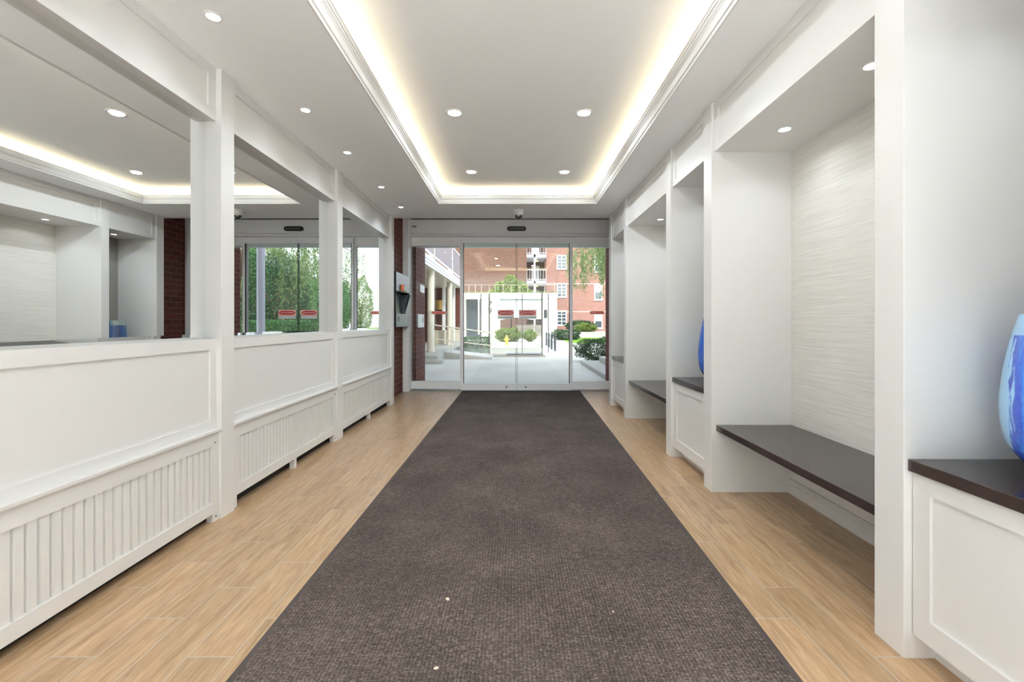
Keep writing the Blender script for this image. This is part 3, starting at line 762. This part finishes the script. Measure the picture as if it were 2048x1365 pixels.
# ---- white portal with numerals, solid stand-in for the pale lobby reflection
po = empty('reflection_portal', (-.4,30,0), 'white wall with the number 79, standing in for the reflected lobby', 'gateway')
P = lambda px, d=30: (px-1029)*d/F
B(P(922),P(1114),29.9,31.0,2.70,3.10).build('reflection_lintel', PORTW, po)
B(P(961),P(1000),29.95,30.6,0,2.70).build('reflection_numbered_pier', PORTW, po)
B(P(1085),P(1114),29.95,30.6,0,2.70).build('pier', PORTW, po)  # part of the stand-in for the lobby reflection
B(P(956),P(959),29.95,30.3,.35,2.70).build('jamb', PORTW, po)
B(P(915),P(931),29.95,30.6,0,2.70).build('pier', PORTW, po)  # part of the stand-in for the lobby reflection
B(P(931),P(961),30.7,30.8,0,2.70).build('dark_reflection', WINDARK, po)
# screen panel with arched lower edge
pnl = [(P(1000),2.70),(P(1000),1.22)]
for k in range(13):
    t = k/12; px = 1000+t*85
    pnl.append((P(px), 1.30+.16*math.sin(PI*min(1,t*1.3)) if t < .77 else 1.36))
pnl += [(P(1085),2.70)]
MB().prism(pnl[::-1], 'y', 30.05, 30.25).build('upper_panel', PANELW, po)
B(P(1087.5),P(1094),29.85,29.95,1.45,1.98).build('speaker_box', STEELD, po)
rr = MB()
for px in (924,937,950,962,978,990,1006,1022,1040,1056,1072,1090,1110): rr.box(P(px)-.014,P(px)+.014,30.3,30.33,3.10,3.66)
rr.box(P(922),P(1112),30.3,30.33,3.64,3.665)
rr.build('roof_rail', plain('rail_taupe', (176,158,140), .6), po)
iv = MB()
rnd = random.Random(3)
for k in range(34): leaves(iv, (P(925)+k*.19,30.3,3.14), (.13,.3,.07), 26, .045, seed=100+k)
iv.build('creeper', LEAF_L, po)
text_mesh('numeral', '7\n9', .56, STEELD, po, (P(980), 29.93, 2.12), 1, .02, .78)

# ---- slender dark frame, solid stand-in for door frames reflected in the glass
fr_ = empty('reflection_frame', (0,16.5,0), 'slender dark posts standing in for reflected lobby door frames', 'frame')
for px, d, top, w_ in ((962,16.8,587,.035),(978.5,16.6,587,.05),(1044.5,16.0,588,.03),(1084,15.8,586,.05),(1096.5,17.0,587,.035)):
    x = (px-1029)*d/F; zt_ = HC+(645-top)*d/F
    B(x-w_/2,x+w_/2,d-w_/2,d+w_/2,0,zt_).build('post', BRONZE, fr_)  # stands in for a reflected door frame
B((1013-1029)*15.8/F,(1084-1029)*15.8/F,15.7,16.1,0,.075).build('reflection_base_rail', plain('reflection_base', (84,88,98), .5), fr_)

# ---- bushes, hydrant, fence
shrub('dense_tree', (-.28,33.2,3.35), (1.45,1.2,1.05), 7000, .085, LEAF_L, 'bright green round tree top rising behind the white stand-in wall', 'tree', seed=11, trunk=.1)
shrub('forsythia_bush', (-.35,26.8,.42), (.78,.6,.42), 5000, .05, LEAF_L, 'leafy light green bush behind the yellow hydrant', seed=12)
shrub('forsythia_bush', (.92,27.0,.36), (.42,.4,.34), 2400, .05, LEAF_L, 'smaller light green bush right of the hydrant bush', seed=13)
shrub('clipped_hedge', (-1.45,17.5,.30), (.48,.5,.29), 6500, .03, LEAF_M, 'dark green low hedge behind the ramp handrail', 'hedge', seed=14, boxy=True)
hy = empty('fire_hydrant', (-.40,23,0), 'yellow fire hydrant by the driveway', 'hydrant')
MB().lathe([(.10,0),(.10,.03),(.07,.035),(.07,.34),(.085,.345),(.085,.37),(.07,.38),(.06,.43),(.03,.47),(.02,.475)], (-.40,23,0), 20).build('barrel', YEL, hy, True)
MB().lathe([(.02,0),(.02,.04)], (-.40,23,.47), 6).build('top_nut', YEL, hy)
for s_ in (-1,1): MB().lathe([(.035,0),(.035,s_*.05),(.042,s_*.05),(.042,s_*.075)], (-.40+s_*.06,23,.27), 12, axis='x').build('side_cap', YEL, hy, True)
MB().lathe([(.045,0),(.045,-.06),(.052,-.06),(.052,-.085)], (-.40,22.94,.25), 12, axis='y').build('pumper_cap', YEL, hy, True)
fe = empty('picket_fence', (1.2,36,0), 'weathered grey picket fence seen through the gap in the white stand-in wall', 'fence')
f_ = MB()
for k in range(26): f_.box(.1+k*.1,.18+k*.1,36.0,36.03,.05,.95)
f_.build('pickets', FENCE, fe)
MB().box(.1,2.7,36.03,36.07,.25,.33).box(.1,2.7,36.03,36.07,.72,.80).build('rail', FENCE, fe)
for x in (.1,1.4,2.66): B(x,x+.08,36.07,36.15,0,1.0).build('post', FENCE, fe)

# bollards with chain
bp = [(1.61,18.0),(1.575,19.2),(1.59,20.9),(1.585,22.4)]
bl_ = ['nearest', 'second', 'third', 'farthest']
for k, (x, y) in enumerate(bp):
    o = MB().lathe([(.06,0),(.06,.01),(.045,.012),(.045,.58),(.05,.59),(.05,.62),(.03,.65)], (0,0,0), 16).build('bollard', NAVY, None, True); o.location = (x,y,0)
    tag(o, 'dark navy bollard beside the path, %s of the four' % bl_[k], 'bollard', 'navy bollards along the driveway')
for k in range(3):
    (x0,y0),(x1,y1) = bp[k], bp[k+1]
    pts = [(x0+(x1-x0)*t/8, y0+.04+(y1-y0-.08)*t/8, .52-.2*math.sin(PI*t/8)) for t in range(9)]
    o = MB().tube(pts, .012, 6).build('chain', NAVY, None, True)
    tag(o, 'dark chain hanging between the %s and %s bollards' % (bl_[k], bl_[k+1]), 'chain', 'bollard chains')

# ---- left wing: platform, ramp, columns, balcony
tag(B(-7,-2.2,12.9,22.5,0,.2).build('porch_platform', CONC2, bevel=.01), 'pale raised porch platform left of the driveway', 'platform')
tag(B(-7,-2.0,12.5,12.9,0,.1).build('porch_step', CONC2, bevel=.01), 'pale low step in front of the porch platform', 'step')
rp = empty('access_ramp', (-1.5,14.9,0), 'concrete access ramp rising to the porch platform', 'ramp')
MB().prism([(-2.2,0),(-.72,0),(-.72,.01),(-2.2,.2)], 'y', 14.2, 15.8).build('slope', CONC, rp)
MB().prism([(-2.2,0),(-.70,0),(-.70,.03),(-2.2,.235)], 'y', 14.1, 14.2).build('kerb', CONC2, rp)
hr = empty('handrail', (-1.6,14.3,0), 'cream pipe handrail along the access ramp', 'handrail')
MB().tube([(-.73,14.2,.03),(-.73,14.2,.825)], .022, 10).build('post', CREAM, hr, True)
MB().tube([(-1.98,14.2,.2),(-1.98,14.2,1.0)], .02, 10).build('post', CREAM, hr, True)
MB().tube([(-2.55,14.2,1.07),(-.73,14.2,.825)], .022, 10).build('top_rail', CREAM, hr, True)
MB().tube([(-2.55,14.2,.64),(-.73,14.2,.42)], .018, 10).build('lower_rail', CREAM, hr, True)
cl_ = ['nearest', 'second', 'third']
for k, y in enumerate((14.6,18.8)):
    o = MB().lathe([(.14,0),(.14,.05),(.112,.06),(.112,2.60),(.13,2.62)], (0,0,0), 24).build('porch_column', CREAM, None, True); o.location = (-2.70,y,.2)
    tag(o, 'round cream porch column, %s from the doors' % cl_[k], 'column', 'porch columns under the balcony')
bw = empty('balcony_wing', (-4,18,2.8), 'white sided balcony wing with grey guard panels over the porch', 'building')
B(-7,-2.56,9.5,22.3,2.82,3.12).build('slab', CREAM, bw)
sd = MB()
for z0, z1 in ((2.82,2.90),(2.918,3.00),(3.018,3.12)): sd.prism([(-2.56,z0),(-2.53,z0),(-2.535,z1),(-2.56,z1)], 'y', 9.5, 22.3)
sd.build('siding', FASC, bw)
MB().box(-2.62,-2.56,9.5,22.3,3.13,3.16).box(-2.62,-2.56,9.5,22.3,3.25,3.29).box(-2.62,-2.56,9.5,22.3,4.26,4.32).build('guard_rail', FASC, bw)
for k in range(8): B(-2.60,-2.58,9.6+k*1.6,11.14+k*1.6,3.29,4.26).build('guard_panel', LILAC, bw)
for y in (10.4,14.6,18.8): MB().lathe([(.10,3.12),(.10,6.0)], (-2.66,y,0), 18).build('upper_post', CREAM, bw, True)
B(-7,-5.6,9.5,22.3,3.12,6.5).build('upper_wall', LILAC, bw)
B(-5.9,-5.2,9.5,22.3,.2,2.82).build('porch_wall', BRICK_P, bw)
MB().box(-5.2,-2.6,22.0,22.3,.2,2.82).build('porch_end_wall', BRICK_PX, bw)
for (y0, y1) in ((15,16.6),(18,19.6),(20.2,21.7)):
    f_ = MB().box(-5.2,-5.14,y0-.08,y0,.9,2.3).box(-5.2,-5.14,y1,y1+.08,.9,2.3).box(-5.2,-5.14,y0,y1,2.3,2.38).box(-5.2,-5.14,y0,y1,.82,.9).build('window', CREAM, bw)
    B(-5.2,-5.17,y0,y1,.9,2.3).build('pane', WINDARK, f_)
for k, (px, d) in enumerate(((887.5,20.5),(907.5,21.4))):
    x = (px-1029)*d/F
    tag(B(x-.06,x+.06,d-.06,d+.06,.2,2.818).build('square_post', STICKW), 'white square porch post, %s' % ('beside the yellow lamp' if k == 0 else 'beyond the second column'), 'post', 'square porch posts')
lp = empty('porch_lamp', (-3.50,21.3,.2), 'yellow shaded lamp standing on the porch', 'lamp')
MB().lathe([(.20,1.55),(.26,1.98)], (-3.50,21.3,.2), 20).build('lamp_shade', SHADE, lp, True)
MB().lathe([(.16,0),(.16,.03),(.02,.05),(.02,1.6)], (-3.50,21.3,.2), 12).build('stand', BRONZE, lp, True)
for k, (px0, px1, d) in enumerate(((867,889,19.6),(892,906,20.6),(908,922,21.5))):
    x0, x1 = (px0-1029)*d/F, (px1-1029)*d/F
    e = empty('planter_box', ((x0+x1)/2,d,.2), 'beige planter box on the porch, %s' % ['nearest the first column','middle of the row','farthest from the doors'][k], 'planter', 'beige porch planters')
    B(x0,x1,d,d+.4,.2,.80).build('box', BEIGE, e, bevel=.01)
    B(x0-.02,x1+.02,d-.02,d+.42,.72,.80).build('rim', BEIGE, e, bevel=.008)

# ---- weeping tree at the right (branches hang into view)
wt = empty('weeping_tree', (5.7,14.9,0), 'weeping tree whose drooping branches hang in at the upper right', 'tree')
tb = MB(); lf = MB(); rnd = random.Random(21)
tb.tube([(5.7,14.9,0),(5.6,14.9,1.8),(5.3,14.8,3.4),(4.6,14.6,4.2)], .13, 10, .07)
ends = []
for k in range(16):
    a = rnd.uniform(-.9,.9)+PI*.98; R_ = rnd.uniform(1.3,3.2)
    ex, ey = 4.6+R_*math.cos(a), 14.7+R_*math.sin(a)*1.1
    ez = 4.1-.12*R_
    tb.tube([(4.5,14.6,3.6),(4.5+(ex-4.5)*.5,14.6+(ey-14.6)*.5,4.35),(ex,ey,ez)], .035, 5, .012)
    ends.append((ex,ey,ez,R_))
def strand(x, y, z, ln):
    n_ = int(ln/.045)
    for j in range(n_):
        zz = z-j*.045; xx = x+.03*math.sin(j*.7+x*9); yy = y+.03*math.cos(j*.6+y*7)
        for q in range(3):
            d = Vector((rnd.gauss(0,.6),rnd.gauss(0,.6),-1)).normalized(); u = d.cross(Vector((rnd.gauss(0,1),rnd.gauss(0,1),.1))).normalized()
            s_ = rnd.uniform(.04,.07); p = Vector((xx+rnd.gauss(0,.03),yy+rnd.gauss(0,.03),zz)); b = len(lf.v)
            lf.v += [tuple(p), tuple(p+d*s_+u*s_*.22), tuple(p+d*s_*2), tuple(p+d*s_-u*s_*.22)]; lf.f.append((b,b+1,b+2,b+3))
for (ex, ey, ez, R_) in ends:
    for q in range(5):
        x, y = ex+rnd.uniform(-.45,.45), ey+rnd.uniform(-.5,.5)
        if x/y > .235: ln = rnd.uniform(.5,1.1)
        elif x/y > .205: ln = rnd.uniform(1.0,2.6)
        elif x/y > .19: ln = rnd.uniform(1.0,1.9)
        else: ln = rnd.uniform(.8,1.5)
        strand(x, y, ez+rnd.uniform(-.1,.15), ln)
tb.build('branches', BARK, wt, True); lf.build('foliage', LEAF_W, wt)

# ---- garden that the mirrors show (right of the forecourt)
o = MB().lathe([(.14,0),(.14,.04),(.112,.05),(.112,5.0),(.13,5.02)], (0,0,0), 24).build('porch_column', plain('lilac_white', (186,188,202), .5), None, True); o.location = (2.88,11.6,0); o.scale = (.84,.84,1)
tag(o, 'white round column in the garden seen in the middle mirror', 'column')
shrub('clipped_hedge', (5.1,16.4,.62), (1.15,.45,.60), 8000, .045, LEAF_M, 'trimmed green hedge reflected low in the middle mirror', 'hedge', seed=31, boxy=True)
tl = [(6.6,19.5,2.2,1.35,1.3,1.9,LEAF_D,'dark leafy garden tree behind the hedge, reflected in the mirror'),
      (9.2,21.6,2.6,1.3,1.2,2.3,LEAF_M,'mid green garden tree beside the dark tree, reflected in the mirror'),
      (6.3,24.0,1.9,1.2,1.3,1.7,LEAF_M,'tall green garden tree, reflected near the middle mirror centre'),
      (10.6,25.5,4.4,1.9,1.7,1.7,LEAF_L,'sunny yellow-green treetop high in the middle mirror'),
      (14.0,21.8,2.4,1.6,1.6,2.0,LEAF_D,'dark green tree at the edge of the middle mirror'),
      (7.2,26.5,2.2,1.2,1.2,2.2,LEAF_D,'dense dark tree reflected beside the second pilaster'),
      (9.6,29.5,2.8,2.0,1.6,2.6,LEAF_D,'broad dark tree at the back of the garden'),
      (9.15,37.7,2.7,1.1,.9,2.2,LEAF_W,'grey-green tree reflected in the farthest mirror'),]
for k, (x, y, z, rx, ry, rz, m_, lb) in enumerate(tl):
    shrub('garden_tree', (x,y,z), (rx,ry,rz), 12000 if k != 3 else 6000, .06, m_, lb, 'tree', seed=40+k, trunk=.11, group='garden trees in the mirrors')
shrub('garden_shrub', (5.3,21.6,.6), (.7,.6,.6), 3000, .06, LEAF_M, 'round green garden shrub behind the clipped hedge', seed=61)
shrub('garden_shrub', (11.4,37.8,.7), (.8,.8,.65), 2500, .06, LEAF_R, 'reddish shrub reflected low in the farthest mirror', seed=62)
gh = empty('garden_house', (22,38,0), 'grey roofed house beyond the garden, reflected in the middle mirror', 'house')
B(17,28,38,46,0,5.4).build('wall', BRICK_B, gh)
MB().prism([(16.4,5.3),(28.6,5.3),(22.5,10)], 'y', 37.4, 46.6).build('roof', ROOFG, gh)

# ---------------------------------------------------------------- world & sun
wd = bpy.data.worlds.new('sky'); S.world = wd; wd.use_nodes = True
nt = wd.node_tree; nt.nodes.clear()
sk = nt.nodes.new('ShaderNodeTexSky'); sk.sky_type = 'NISHITA'; sk.sun_disc = False; sk.sun_elevation = math.radians(42); sk.sun_rotation = math.radians(200); sk.air_density = 1.0; sk.dust_density = 2.0
bg = nt.nodes.new('ShaderNodeBackground'); bg.inputs[1].default_value = .80
wo = nt.nodes.new('ShaderNodeOutputWorld'); hs = nt.nodes.new('ShaderNodeHueSaturation'); hs.inputs['Saturation'].default_value = .4; nt.links.new(sk.outputs[0], hs.inputs['Color']); nt.links.new(hs.outputs[0], bg.inputs[0]); nt.links.new(bg.outputs[0], wo.inputs[0])
sl = bpy.data.lights.new('sun','SUN'); sl.energy = 1.5; sl.angle = .009; sl.color = (1,.95,.86)
so = bpy.data.objects.new('sun', sl); COL.objects.link(so); so.location = (5,-5,20)
so.rotation_euler = Vector((-.42,.72,-.62)).to_track_quat('-Z','Y').to_euler()

S.view_settings.view_transform = 'Standard'; S.view_settings.look = 'None'; S.view_settings.gamma = 1; S.view_settings.exposure = 0.27
S.view_settings.use_curve_mapping = False
S.cycles.max_bounces = 18; S.cycles.diffuse_bounces = 12; S.cycles.glossy_bounces = 6; S.cycles.transparent_max_bounces = 16
S.cycles.caustics_reflective = False; S.cycles.caustics_refractive = False
S.cycles.sample_clamp_indirect = 8; S.cycles.use_denoising = True
